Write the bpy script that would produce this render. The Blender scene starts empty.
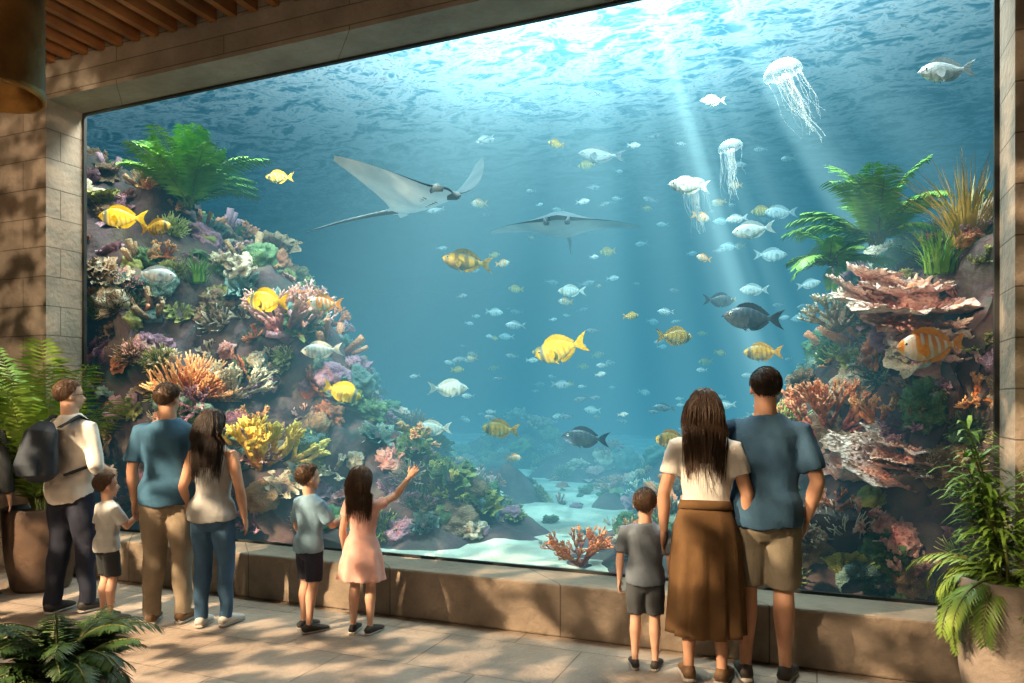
import bpy, math, random
from mathutils import Vector, Matrix, noise, Euler
R=random.Random(7)
sc=bpy.context.scene
try:
    sc.view_settings.view_transform='Standard'; sc.view_settings.look='None'
except Exception: pass
V=Vector
def lerp(a,b,t): return a+(b-a)*t
def pl(x,tab):
    if x<=tab[0][0]: return tab[0][1]
    for (a,fa),(b,fb) in zip(tab,tab[1:]):
        if x<=b: return fa+(fb-fa)*(x-a)/(b-a)
    return tab[-1][1]
# ------------------------------------------------ materials
def newmat(name):
    m=bpy.data.materials.new(name); m.use_nodes=True
    nt=m.node_tree; return m,nt,nt.nodes['Principled BSDF']
def N(nt,t,**k):
    n=nt.nodes.new(t)
    for a,b in k.items():
        if a in n.inputs: n.inputs[a].default_value=b
        else: setattr(n,a,b)
    return n
def ramp(nt,fac,stops):
    r=nt.nodes.new('ShaderNodeValToRGB'); e=r.color_ramp.elements
    while len(e)<len(stops): e.new(.5)
    for el,(p,c) in zip(e,stops):
        el.position=p; el.color=(*c,1)
    nt.links.new(fac,r.inputs[0]); return r
def mat(name,c1,c2=None,scale=8,rough=.7,bump=.3,bscale=None,metal=0,coord='Object',spec=.3,c3=None,detail=5):
    m,nt,b=newmat(name); c2=c2 or tuple(x*.7 for x in c1)
    tc=N(nt,'ShaderNodeTexCoord')
    n=N(nt,'ShaderNodeTexNoise',Scale=scale,Detail=detail); nt.links.new(tc.outputs[coord],n.inputs['Vector'])
    st=[(.3,c1),(.7,c2)] if not c3 else [(.3,c1),(.5,c3),(.7,c2)]
    r=ramp(nt,n.outputs['Fac'],st); nt.links.new(r.outputs[0],b.inputs['Base Color'])
    b.inputs['Roughness'].default_value=rough; b.inputs['Metallic'].default_value=metal
    b.inputs['Specular IOR Level'].default_value=spec
    if bump:
        n2=N(nt,'ShaderNodeTexNoise',Scale=bscale or scale*4,Detail=6); nt.links.new(tc.outputs[coord],n2.inputs['Vector'])
        bp=N(nt,'ShaderNodeBump',Strength=bump,Distance=.02); nt.links.new(n2.outputs['Fac'],bp.inputs['Height'])
        nt.links.new(bp.outputs[0],b.inputs['Normal'])
    return m
# ------------------------------------------------ mesh builder
class MB:
    def __init__(s): s.v=[];s.f=[];s.m=[]
    def add(s,vs,fs,m=0):
        o=len(s.v); s.v+= [tuple(v) for v in vs]; s.f+=[tuple(i+o for i in f) for f in fs]; s.m+=[m]*len(fs)
    def mesh(s,name,mats,smooth=True):
        me=bpy.data.meshes.new(name); me.from_pydata(s.v,[],s.f)
        for m in mats: me.materials.append(m)
        me.polygons.foreach_set('material_index',s.m)
        me.polygons.foreach_set('use_smooth',[smooth]*len(s.f)); me.update(); return me
    def obj(s,name,mats,smooth=True,parent=None,loc=None):
        return link(name,s.mesh(name,mats,smooth),parent,loc)
    def box(s,a,b,m=0):
        x0,y0,z0=a;x1,y1,z1=b
        s.add([(x0,y0,z0),(x1,y0,z0),(x1,y1,z0),(x0,y1,z0),(x0,y0,z1),(x1,y0,z1),(x1,y1,z1),(x0,y1,z1)],
          [(0,3,2,1),(4,5,6,7),(0,1,5,4),(1,2,6,5),(2,3,7,6),(3,0,4,7)],m)
    def tube(s,pts,rad,n=8,m=0,side=None,cap=True):
        pts=[V(p) for p in pts]; vs=[];fs=[]
        sd=V(side) if side else None
        for i,p in enumerate(pts):
            t=(pts[min(i+1,len(pts)-1)]-pts[max(i-1,0)])
            t=t.normalized() if t.length>1e-9 else V((0,0,1))
            if sd is None: sd=t.orthogonal()
            a=(sd-t*sd.dot(t)); a=a.normalized() if a.length>1e-6 else t.orthogonal().normalized()
            if not side: sd=a
            b=t.cross(a); r=rad[i]; ra,rb=(r if isinstance(r,(tuple,list)) else (r,r))
            for k in range(n):
                w=2*math.pi*k/n; vs.append(p+a*(ra*math.cos(w))+b*(rb*math.sin(w)))
        for i in range(len(pts)-1):
            for k in range(n):
                fs.append((i*n+k,i*n+(k+1)%n,(i+1)*n+(k+1)%n,(i+1)*n+k))
        if cap:
            fs.append(tuple(range(n-1,-1,-1))); o=(len(pts)-1)*n; fs.append(tuple(range(o,o+n)))
        s.add(vs,fs,m)
    def ell(s,c,r,M=None,m=0,nu=16,nv=10):
        vs=[];fs=[]; M=M or Matrix.Identity(4)
        for j in range(nv+1):
            ph=math.pi*j/nv
            for k in range(nu):
                th=2*math.pi*k/nu
                vs.append(M@(V(c)+V((r[0]*math.sin(ph)*math.cos(th),r[1]*math.sin(ph)*math.sin(th),r[2]*math.cos(ph)))))
        for j in range(nv):
            for k in range(nu): fs.append((j*nu+k,(j+1)*nu+k,(j+1)*nu+(k+1)%nu,j*nu+(k+1)%nu))
        s.add(vs,fs,m)
def link(name,me,parent=None,loc=None):
    o=bpy.data.objects.new(name,me); bpy.context.collection.objects.link(o)
    if parent: o.parent=parent
    if loc: o.location=loc
    return o
def empty(name,loc=(0,0,0)):
    o=link(name,None,None,loc); o.empty_display_size=.1; return o
def remesh(mb,name,mats,vox,parent,wr=0,wrs=12,sm=4,loc=None):
    o=mb.obj('tmp',[],True)
    r=o.modifiers.new('r','REMESH'); r.mode='VOXEL'; r.voxel_size=vox; r.use_smooth_shade=True
    s_=o.modifiers.new('s','SMOOTH'); s_.iterations=sm; s_.factor=.5
    dg=bpy.context.evaluated_depsgraph_get()
    me=bpy.data.meshes.new_from_object(o.evaluated_get(dg)); bpy.data.objects.remove(o)
    me.name=name; me.materials.clear()
    for m in mats: me.materials.append(m)
    if wr:
        for v in me.vertices:
            p=v.co; q=V((p.x*wrs+p.z*wrs*.35,p.y*wrs,p.z*wrs*.5))
            v.co=p+v.normal*(wr*(1.1*noise.noise(q)+.45*noise.noise(q*2.4)))
    me.polygons.foreach_set('use_smooth',[True]*len(me.polygons)); me.update()
    return link(name,me,parent,loc)
# ------------------------------------------------ camera
cd=bpy.data.cameras.new('camera'); cam=bpy.data.objects.new('camera',cd); bpy.context.collection.objects.link(cam)
cam.location=(0,-5.01,1.55); cam.rotation_euler=(math.pi/2,0,math.radians(22.4))
cd.sensor_width=36; cd.lens=26.02; cd.shift_y=.059; cd.clip_end=100
sc.camera=cam
m_eye=mat('eye_black',(.01,.01,.01),(.01,.01,.01),1,.1,0)
# ------------------------------------------------ people
SK={'light':mat('skin_light',(.62,.38,.27),(.52,.29,.20),9,.5,.08,90),'tan':mat('skin_tan',(.5,.28,.18),(.40,.21,.135),9,.5,.08,90)}
def cloth(name,c,v=.72,b=.22): return mat(name,c,tuple(x*v for x in c),9,.9,b,120)
m_white=cloth('white_cotton',(.74,.71,.66)); m_navy=cloth('navy_trousers',(.02,.025,.045)); m_blue=cloth('blue_tshirt',(.04,.12,.21)); m_khaki=cloth('khaki_cotton',(.26,.21,.15))
m_teal=cloth('slate_blue_tshirt',(.035,.09,.16)); m_jean=cloth('blue_denim',(.05,.12,.22)); m_grey=cloth('grey_top',(.35,.36,.36)); m_ltb=cloth('light_blue_tshirt',(.20,.34,.46)); m_dk=cloth('dark_shorts',(.03,.035,.04))
m_pink=cloth('pink_dress',(.74,.42,.36)); m_gt=cloth('grey_tshirt',(.16,.2,.25)); m_skirt=cloth('brown_skirt',(.13,.07,.028)); m_lg=cloth('pale_tshirt',(.5,.52,.52)); m_kh2=cloth('khaki_shorts',(.20,.175,.13)); m_slate=cloth('slate_shorts',(.07,.08,.09))
m_shoe=mat('shoe_dark',(.03,.03,.03),(.05,.045,.04),9,.6); m_shoeb=mat('shoe_brown',(.16,.09,.05),(.1,.06,.03),9,.6); m_shoew=mat('shoe_white',(.6,.58,.55),(.45,.43,.4),9,.6); m_sole=mat('shoe_sole',(.4,.38,.35),(.3,.28,.26),9,.8)
HR={'dark':mat('hair_dark',(.016,.010,.008),(.03,.018,.012),20,.5,0,spec=.35),'brown':mat('hair_brown',(.05,.028,.016),(.085,.048,.026),20,.5,0,spec=.35)}
m_ew=mat('eye_white',(.8,.8,.78),(.75,.75,.75),1,.2,0); m_lip=mat('lips',(.45,.18,.14),(.4,.15,.12),4,.4,0)
TM=[(.455,.050,.045,0),(.49,.088,.062,-.004),(.52,.095,.066,-.008),(.56,.090,.060,-.006),(.62,.080,.054,0),(.68,.087,.058,.004),(.75,.101,.062,.004),(.79,.108,.058,0),(.815,.102,.050,-.003),(.832,.072,.043,-.006),(.85,.042,.038,-.008),(.87,.034,.034,-.006)]
TF=[(.455,.050,.045,0),(.49,.092,.066,-.006),(.52,.099,.070,-.012),(.56,.088,.060,-.008),(.62,.068,.050,0),(.68,.076,.054,.004),(.74,.087,.064,.010),(.785,.091,.052,0),(.81,.085,.046,-.002),(.828,.060,.040,-.005),(.845,.036,.034,-.007),(.865,.028,.030,-.006)]
def tors(T,z):
    return tuple(pl(z,[(t[0],t[i]) for t in T]) for i in (1,2,3))
def hand(root,name,wr,dr,nrm,th,s,m,curl=.5):
    g=MB(); dr=V(dr).normalized(); th=V(th); th=(th-dr*th.dot(dr)).normalized(); nr=dr.cross(th)
    if nr.dot(V(nrm))<0: nr=-nr
    g.tube([wr-dr*.1*s,wr+dr*.06*s,wr+dr*.25*s,wr+dr*.45*s,wr+dr*.52*s],[(.14*s,.11*s),(.17*s,.11*s),(.22*s,.10*s),(.235*s,.085*s),(.19*s,.06*s)],12,0,side=th)
    for k,(o_,L_) in enumerate(((.165,.40),(.06,.46),(-.05,.43),(-.155,.34))):
        p=wr+dr*.45*s+th*o_*s; d=(dr+th*o_*.5).normalized(); pts=[p]
        for sg,c in zip((.45,.3,.25),(.25,.75,1.2)):
            dd=(d*math.cos(curl*c)-nr*math.sin(curl*c)); p=p+dd*L_*sg*s*1.05; pts.append(p)
        r=.046*s*(.85 if k==3 else 1); g.tube(pts,[r*1.05,r,r*.92,r*.6],8)
    p=wr+dr*.12*s+th*.14*s; g.tube([p,p+(dr*.6+th*.6)*.2*s,p+(dr*.9+th*.62-nr*.1)*.32*s,p+(dr*1.0+th*.5-nr*.15)*.46*s],[.07*s,.06*s,.052*s,.034*s],8)
    return remesh(g,name,[m],max(.0028,.017*s),root,sm=2)
def person(name,x,y,head,H,hh=.133,fem=False,skin='light',hair='brown',hlen=0,shirt=None,sleeve=.7,sbot=.50,legs=None,llen=1,dress=None,shoe=None,
           arms=None,hyaw=0,hpit=0,feet=((-.055,0),(.055,0)),bulk=1.0,hw=1.0):
    root=empty(name,(x,y,0)); root.rotation_euler=(0,0,math.radians(head-90)); T=TF if fem else TM; k=(1-hh)/.867; sk=SK[skin]
    def p(a,b_,c): return V((a*H,b_*H,c*k*H))
    sh_x=.094 if fem else .108; sz=.796
    arms=arms or {}; aL=arms.get('L',((-.138,-.015,.645),(-.143,.025,.50))); aR=arms.get('R',((.138,-.015,.645),(.143,.025,.50)))
    hipc=[V((s*.05*H,0,.51*k*H)) for s in (-1,1)]
    ank=[V((f[0]*H,f[1]*H-.012*H,.045*H)) for f in feet]; kn=[ (a+b_)*.5+V((0,.012*H,.015*H)) for a,b_ in zip(hipc,ank)]
    g=MB(); tt=[t for t in T if t[0]>.5]
    g.tube([p(0,t[3],t[0]) for t in tt],[((t[1]-.010)*H*bulk,(t[2]-.010)*H*bulk) for t in tt],20,side=(1,0,0))
    Mh=Matrix.Translation(p(0,0,.87))@Euler((math.radians(hpit),0,math.radians(hyaw))).to_matrix().to_4x4()@Matrix.Translation(-p(0,0,.87))
    h=hh*H
    neck_r=.027 if fem else .034
    g.tube([p(0,-.008,.81),p(0,-.006,.85),Mh@V((0,-.03*h,H-.62*h))],[neck_r*1.3*H,neck_r*1.06*H,neck_r*H],14)
    g.ell((0,-.03*h,H-.37*h),(.335*h*hw,.405*h,.37*h),Mh); g.ell((0,.09*h,H-.66*h),(.255*h*hw,.27*h,.30*h),Mh); g.ell((0,.19*h,H-.86*h),(.13*h,.13*h,.11*h),Mh)
    g.tube([Mh@V((0,.335*h,H-.47*h)),Mh@V((0,.40*h,H-.58*h)),Mh@V((0,.435*h,H-.645*h)),Mh@V((0,.36*h,H-.68*h))],[.03*h,.04*h,.055*h,.045*h],8)
    for s in (-1,1):
        g.ell((s*.345*h*hw,-.02*h,H-.56*h),(.035*h,.075*h,.115*h),Mh,nu=10,nv=8)
        g.tube([Mh@V((s*.05*h,.345*h,H-.43*h)),Mh@V((s*.15*h,.335*h,H-.415*h)),Mh@V((s*.23*h,.27*h,H-.43*h))],[.03*h,.035*h,.02*h],6)
    g.tube([Mh@V((-.09*h,.30*h,H-.77*h)),Mh@V((0,.355*h,H-.765*h)),Mh@V((.09*h,.30*h,H-.77*h))],[.02*h,.035*h,.02*h],6)
    for sd,(el,wr) in ((-1,aL),(1,aR)):
        s0=p(sd*sh_x,-.002,sz); e=p(*el); w=p(*wr); cv=.9 if (sleeve>0 or dress) else 1
        g.tube([p(sd*.05,-.002,sz+.002),s0,s0.lerp(e,.35),s0.lerp(e,.8),e,e.lerp(w,.3),e.lerp(w,.75),w],[q_*H*bulk for q_ in (.031*cv,.030*cv,.028*cv,.024,.0225,.024,.0175,.0145)],12)
    lk=.78 if (legs and legs!='skirt' and llen>=1) else 1
    for i in (0,1):
        a,b_,c=hipc[i],kn[i],ank[i]
        g.tube([a,a.lerp(b_,.45),a.lerp(b_,.85),b_,b_.lerp(c,.3)+V((0,-.008*H*lk,0)),b_.lerp(c,.75),c,c-V((0,0,.03*H))],[q_*H*bulk*lk for q_ in (.048,.043,.034,.030,.033,.021,.018,.02)],14)
    vox=.0055*H if H>1.3 else .0062*H
    remesh(g,'body',[sk],vox,root,sm=3)
    for sd,(el,wr) in ((-1,aL),(1,aR)):
        e,w=p(*el),p(*wr); d=(w-e).normalized(); up=d.z>-.3
        thv=V((0,1,0)) if not up else V((0,0,1)); nrm=V((sd,0,0))
        hand(root,'hand',w-d*.004*H,d,nrm,thv+V((-sd*.2,0,0)),.098*H,sk,.42 if not up else .3)
    f=MB()
    for s in (-1,1):
        f.ell((s*.14*h,.308*h,H-.5*h),(.050*h,.045*h,.030*h),Mh,0,10,8); f.ell((s*.14*h,.342*h,H-.5*h),(.022*h,.014*h,.023*h),Mh,1,8,6)
        f.tube([Mh@V((s*.06*h,.372*h,H-.405*h)),Mh@V((s*.15*h,.36*h,H-.385*h)),Mh@V((s*.23*h,.30*h,H-.41*h))],[.010*h,.014*h,.006*h],6,2)
    f.tube([Mh@V((-.09*h,.325*h,H-.775*h)),Mh@V((0,.385*h,H-.77*h)),Mh@V((.09*h,.325*h,H-.775*h))],[.012*h,.022*h,.012*h],6,3)
    f.obj('face',[m_ew,m_eye,HR[hair],m_lip],True,root)
    # hair
    g=MB(); rr_=random.Random(int(x*100)&255); c0=V((0,-.04*h,H-.37*h)); rad=V((.352*h*hw,.415*h,.385*h))
    def hairline(th):
        f=math.sin(th)
        if f>0: return pl(f,[(0,.56),(.25,.50),(.6,.34),(1,.28)])
        return pl(-f,[(0,.56),(.25,.70),(.6,.82),(1,.88)]) if not hlen else pl(-f,[(0,.6),(.3,.8),(1,.9)])
    nu,nv=48,16; vs=[];fs=[]
    for j in range(nv+1):
        for q_ in range(nu):
            th=2*math.pi*q_/nu; ph=math.pi*hairline(th)*j/nv; e_=1-.05*max(0,(j-nv+2)/2)
            d=V((math.sin(ph)*math.cos(th),math.sin(ph)*math.sin(th),math.cos(ph)))
            vs.append(Mh@(c0+V((d.x*rad.x,d.y*rad.y,d.z*rad.z))*e_*(1+.02*noise.noise(d*6))))
    for j in range(nv):
        for q_ in range(nu): fs.append((j*nu+q_,(j+1)*nu+q_,(j+1)*nu+(q_+1)%nu,j*nu+(q_+1)%nu))
    g.add(vs,fs)
    if hlen:
        pts=[];rs=[]
        for q_ in range(9):
            z=lerp(H-.35*h,H-.2*h-(hlen*.80)*h,q_/8); zf=z/(k*H); w_,d_,yo=tors(T,min(.85,zf)); yb=-.20*h if z>.84*k*H else yo*H-(d_+.006)*H
            pts.append(V((0,yb,z))); rs.append((lerp(.33,.20,q_/8)*h,lerp(.22,.07,min(1,q_/4))*h))
        g.tube(pts,rs,16,side=(1,0,0))
    for i in range(800 if hlen else 1000):
        th=rr_.random()*6.283; lim=math.pi*hairline(th)
        ph=math.acos(rr_.uniform(math.cos(lim*.97),1)); ss=math.sin(ph); cz=math.cos(ph); d=V((ss*math.cos(th),ss*math.sin(th),cz))
        if hlen and cz<-.2: continue
        lay=rr_.uniform(1.0,1.07) if hlen else rr_.uniform(.99,1.07); pos=c0+V((d.x*rad.x,d.y*rad.y,d.z*rad.z))*lay
        side_=d.x+rr_.uniform(-.2,.2)
        if hlen: dr=V((side_*.9,-.6 if cz>0 else -.2,-.2)).normalized()
        elif cz>.3: dr=V((.55+side_*.4+rr_.uniform(-.3,.3),.25 if d.y>0 else -.6,-.1)).normalized()
        else: dr=V((side_*.1+rr_.uniform(-.35,.35),-.35,-1)).normalized()
        L_=(hlen*rr_.uniform(.84,1.03)*h) if hlen else h*rr_.uniform(.09,.18)*(1 if cz>0 else .6)
        nseg=12 if hlen else 3; st=L_/nseg; pts=[Mh@pos]
        for q_ in range(nseg):
            dr=(dr*.62+(V((0,-.04,-.5)) if hlen else dr*.3+V((0,-.05,-.1)))+V((rr_.uniform(-.08,.08),rr_.uniform(-.08,.08),0))).normalized(); pos=pos+dr*st
            r_=pos-c0; el=math.sqrt((r_.x/rad.x)**2+(r_.y/rad.y)**2+(r_.z/rad.z)**2)
            if el<lay or not hlen: pos=c0+r_*(lay*(1+.018*q_)/el)
            if hlen and pos.z<.85*k*H:
                w_,d_,yo=tors(T,pos.z/(k*H)); w_=(w_+.012)*H;d_=(d_+.016)*H*lay; xx=min(.99,abs(pos.x)/w_); yb=yo*H-d_*math.sqrt(1-xx*xx)
                if pos.y>yb: pos.y=lerp(pos.y,yb,.6)
                pos.x*=.97
            elif hlen and pos.z<H-.6*h:
                pos.y=lerp(pos.y,min(pos.y,-.22*h*lay),.5); pos.x*=.97
            pts.append(Mh@pos if pos.z>.87*k*H else pos.copy())
        r0=.013*h
        g.tube(pts,[r0*(1-.75*q_/nseg) for q_ in range(nseg+1)],3,cap=False)
    g.obj('hair',[HR[hair]],True,root)
    def section(z,ad): 
        w_,d_,yo=tors(T,z); return p(0,yo,z),((w_+ad)*H*bulk,(d_+ad)*H*bulk)
    if shirt or dress:
        g=MB(); ad=.010; bot=sbot if not dress else .50
        zs=[bot+(.82-bot)*i/12 for i in range(13)]+[.838,.852]
        sec=[section(z,(ad+(.009 if z<.6 and sbot<.58 else 0)) if z<.8 else ad-.15*(z-.8)) for z in zs]; g.tube([s[0] for s in sec],[s[1] for s in sec],26,side=(1,0,0))
        if sleeve>0:
            for sd,(el,wr) in ((-1,aL),(1,aR)):
                s0=p(sd*sh_x,-.002,sz); e=p(*el); w=p(*wr)
                pts=[p(sd*.045,-.002,sz+.010),s0]; rs=[.038,.039]
                if sleeve<=1: pts+=[s0.lerp(e,sleeve*.6),s0.lerp(e,sleeve)]; rs+=[.038,.037]
                else: pts+=[s0.lerp(e,.5),e,e.lerp(w,(sleeve-1)*.6),e.lerp(w,sleeve-1)]; rs+=[.036,.033,.031,.028]
                g.tube(pts,[r*H*bulk for r in rs],14)
        if dress:
            dm,dz=dress; vs=[]
            for j in range(14):
                t=j/13; z=lerp(.62,dz,t)
                for q_ in range(48):
                    a=2*math.pi*q_/48; w_,d_,yo=tors(T,max(z,.52)); fl=1+.42*max(0,t-.15); fo=1+.06*t*math.sin(9*a)
                    vs.append(p(0,yo,z)+V(((w_+ad)*H*fl*fo*math.cos(a),(d_+ad+.004)*H*fl*fo*math.sin(a),0)))
            g.add(vs,[(j*48+q_,(j+1)*48+q_,(j+1)*48+(q_+1)%48,j*48+(q_+1)%48) for j in range(13) for q_ in range(48)]+[tuple(range(48)),tuple(range(13*48+47,13*48-1,-1))])
        remesh(g,'shirt' if not dress else 'dress',[shirt or dress[0]],vox*1.15,root,wr=.008*H,wrs=14/H,sm=3)
    if legs=='skirt':
        g=MB(); vs=[]; n=64; J=26
        for j in range(J+1):
            t=j/J; z=lerp(.60,.17,t)
            for q_ in range(n):
                a=2*math.pi*q_/n; w_,d_,yo=tors(T,max(z,.52)); fl=1+.22*max(0,t-.2)**.8; fo=1+.075*min(1,t*1.6)*math.sin(11*a+1.5*t)+.03*t*math.sin(23*a)
                vs.append(p(0,yo,z)+V(((w_+.010)*H*fl*fo*math.cos(a),(d_+.010)*H*(fl+.1*t)*fo*math.sin(a),0)))
        g.add(vs,[(j*n+q_,(j+1)*n+q_,(j+1)*n+(q_+1)%n,j*n+(q_+1)%n) for j in range(J) for q_ in range(n)]); o_=g.obj('skirt',[m_skirt],True,root); md=o_.modifiers.new('s','SOLIDIFY'); md.thickness=.004
        g=MB(); s1=section(.588,.015); s2=section(.618,.016); g.tube([s1[0],s2[0]],[s1[1],s2[1]],26,side=(1,0,0)); g.obj('waistband',[m_skirt],True,root)
    elif legs:
        g=MB(); zs=[.455,.49,.52,.56,.585,.60]; sec=[section(z,.004) for z in zs]; g.tube([s[0] for s in sec],[s[1] for s in sec],24,side=(1,0,0))
        for i in (0,1):
            a,b_,c=hipc[i],kn[i],ank[i]
            if llen<1: 
                e=a.lerp(b_,llen)
                g.tube([a+V((0,-.004*H,.01*H)),a.lerp(e,.4),a.lerp(e,.75),e],[.058*H*bulk,.054*H*bulk,.050*H*bulk,.049*H*bulk],18)
            else:
                f_=.92 if fem else 1.04
                g.tube([a+V((0,-.004*H,.01*H)),a.lerp(b_,.4),a.lerp(b_,.8),b_,b_.lerp(c,.3)+V((0,-.005*H,0)),b_.lerp(c,.7),c-V((0,0,.012*H))],[q_*H*f_*bulk for q_ in (.060,.054,.045,.041,.040,.034,.033)],18)
        remesh(g,'shorts' if llen<1 else 'trousers',[legs],vox*1.15,root,wr=.008*H,wrs=14/H,sm=3)
    for i in (0,1):
        g=MB(); c=V((ank[i].x,ank[i].y,0)); tw=Euler((0,0,(.18 if i==0 else -.18))).to_matrix()
        def q3(a,b_,z): return c+tw@V((a*H,b_*H,z*H))
        k2=1.0 if H>1.3 else 1.1
        g.tube([q3(0,-.036*k2,.022),q3(0,-.03*k2,.026),q3(0,0,.032),q3(0,.04*k2,.026),q3(0,.08*k2,.020),q3(0,.108*k2,.015),q3(0,.118*k2,.013)],[(.010*H,.010*H),(.021*H,.021*H),(.023*H,.030*H),(.026*H,.023*H),(.029*H,.016*H),(.022*H,.011*H),(.01*H,.006*H)],14,0,side=tw@V((1,0,0)))
        g.tube([q3(0,-.038*k2,.007),q3(0,-.028*k2,.007),q3(0,.02*k2,.007),q3(0,.075*k2,.007),q3(0,.11*k2,.007),q3(0,.122*k2,.007)],[(.012*H,.0065*H),(.023*H,.007*H),(.024*H,.007*H),(.030*H,.007*H),(.022*H,.007*H),(.010*H,.006*H)],14,1,side=tw@V((1,0,0)))
        g.obj('shoe',[shoe or m_shoe,m_sole],True,root)
    return root
p1=person('man_with_backpack',-5.09,-1.20,92,1.71,skin='light',hair='brown',shirt=m_white,sleeve=1.15,sbot=.48,legs=m_navy,shoe=m_shoe,hyaw=-28,hpit=4,arms={'R':((.15,.0,.63),(.10,.11,.60)),'L':((-.15,.0,.64),(-.08,.12,.60))},feet=((-.055,-.03),(.06,.04)))
g=MB(); H=1.71
g.tube([(0,-.135*H,.585*H),(0,-.145*H,.61*H),(0,-.150*H,.70*H),(0,-.135*H,.78*H),(0,-.115*H,.82*H)],[(.06*H,.03*H),(.088*H,.055*H),(.09*H,.058*H),(.078*H,.045*H),(.04*H,.02*H)],22,side=(1,0,0))
g.tube([(0,-.20*H,.605*H),(0,-.205*H,.65*H),(0,-.195*H,.70*H)],[(.06*H,.02*H),(.065*H,.025*H),(.055*H,.015*H)],16,side=(1,0,0))
for s in (-1,1): g.tube([(s*.06*H,-.10*H,.80*H),(s*.075*H,-.02*H,.848*H),(s*.078*H,.05*H,.81*H),(s*.082*H,.078*H,.72*H),(s*.1*H,.03*H,.64*H),(s*.07*H,-.09*H,.60*H)],[(.016*H,.006*H)]*6,8,side=(1,0,0))
remesh(g,'backpack',[cloth('backpack_fabric',(.03,.04,.055))],.008,p1,wr=.004,wrs=12,sm=3)
g=MB(); hb=.133*H; Mh=Matrix.Translation((0,0,.87*H))@Euler((math.radians(4),0,math.radians(-28))).to_matrix().to_4x4()@Matrix.Translation((0,0,-.87*H))
for s in (-1,1):
    g.tube([Mh@V((s*.145*hb+.085*hb*math.cos(a*.524),.40*hb,H-.5*hb+.065*hb*math.sin(a*.524))) for a in range(13)],[.002]*13,5); g.tube([Mh@V((s*.23*hb,.40*hb,H-.48*hb)),Mh@V((s*.36*hb,.0,H-.49*hb))],[.002,.002],5)
g.obj('glasses',[m_eye],True,p1)
person('toddler_boy',-4.66,-1.24,75,1.05,hh=.178,skin='light',hair='brown',shirt=m_lg,sleeve=.75,legs=m_dk,llen=.88,shoe=m_shoe,hpit=6,hyaw=-10,arms={'R':((.13,.06,.67),(.12,.16,.76)),'L':((-.14,.0,.64),(-.14,.07,.52))})
person('man_in_blue_shirt',-4.22,-1.12,118,1.68,skin='tan',hair='brown',shirt=m_blue,sleeve=.8,legs=m_khaki,shoe=m_shoeb,hyaw=-25,feet=((-.06,0),(.06,.01)),bulk=1.03)
person('woman_in_grey_top',-3.86,-1.07,105,1.50,hh=.14,fem=True,skin='tan',hair='dark',hlen=2.1,shirt=m_grey,sleeve=0,sbot=.5,legs=m_jean,shoe=m_shoew,hyaw=-15,feet=((-.05,0),(.055,.03)))
person('boy_in_blue_shirt',-3.19,-.88,72,1.13,hh=.17,skin='light',hair='brown',shirt=m_ltb,sleeve=.8,legs=m_navy,llen=.9,shoe=m_shoe,hpit=6,hyaw=-10,arms={'R':((.135,.06,.66),(.10,.18,.70)),'L':((-.14,.0,.64),(-.13,.08,.53))},feet=((-.05,0),(.05,-.03)))
person('girl_in_pink_dress',-2.82,-.80,98,1.12,hh=.165,fem=True,skin='light',hair='brown',hlen=1.7,sleeve=.45,dress=(m_pink,.34),shoe=m_shoe,hyaw=-12,hpit=8,arms={'R':((.18,.08,.85),(.25,.13,.965)),'L':((-.13,.0,.64),(-.14,.04,.50))})
person('small_boy_in_grey_shirt',-.925,-.73,100,1.05,hh=.175,skin='light',hair='brown',shirt=m_gt,sleeve=.8,legs=m_slate,llen=.9,shoe=m_shoe,hpit=6,hyaw=-8)
person('woman_in_brown_skirt',-.576,-.785,96,1.62,fem=True,skin='tan',hair='brown',hlen=2.1,shirt=m_white,sleeve=.6,sbot=.605,legs='skirt',shoe=m_shoeb,hyaw=-12,hpit=3)
person('man_in_slate_blue_shirt',-.267,-.66,92,1.74,skin='tan',hair='dark',shirt=m_teal,sleeve=.8,legs=m_kh2,llen=.97,shoe=m_shoe,hyaw=18,bulk=1.04,feet=((-.06,0),(.06,.02)),arms={'R':((.155,-.02,.645),(.125,.03,.52)),'L':((-.155,-.01,.645),(-.145,.04,.51))})
person('man_in_dark_jacket',-6.05,-1.3,130,1.62,skin='tan',hair='dark',shirt=m_dk,sleeve=1.9,legs=m_dk,shoe=m_shoe)
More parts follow.
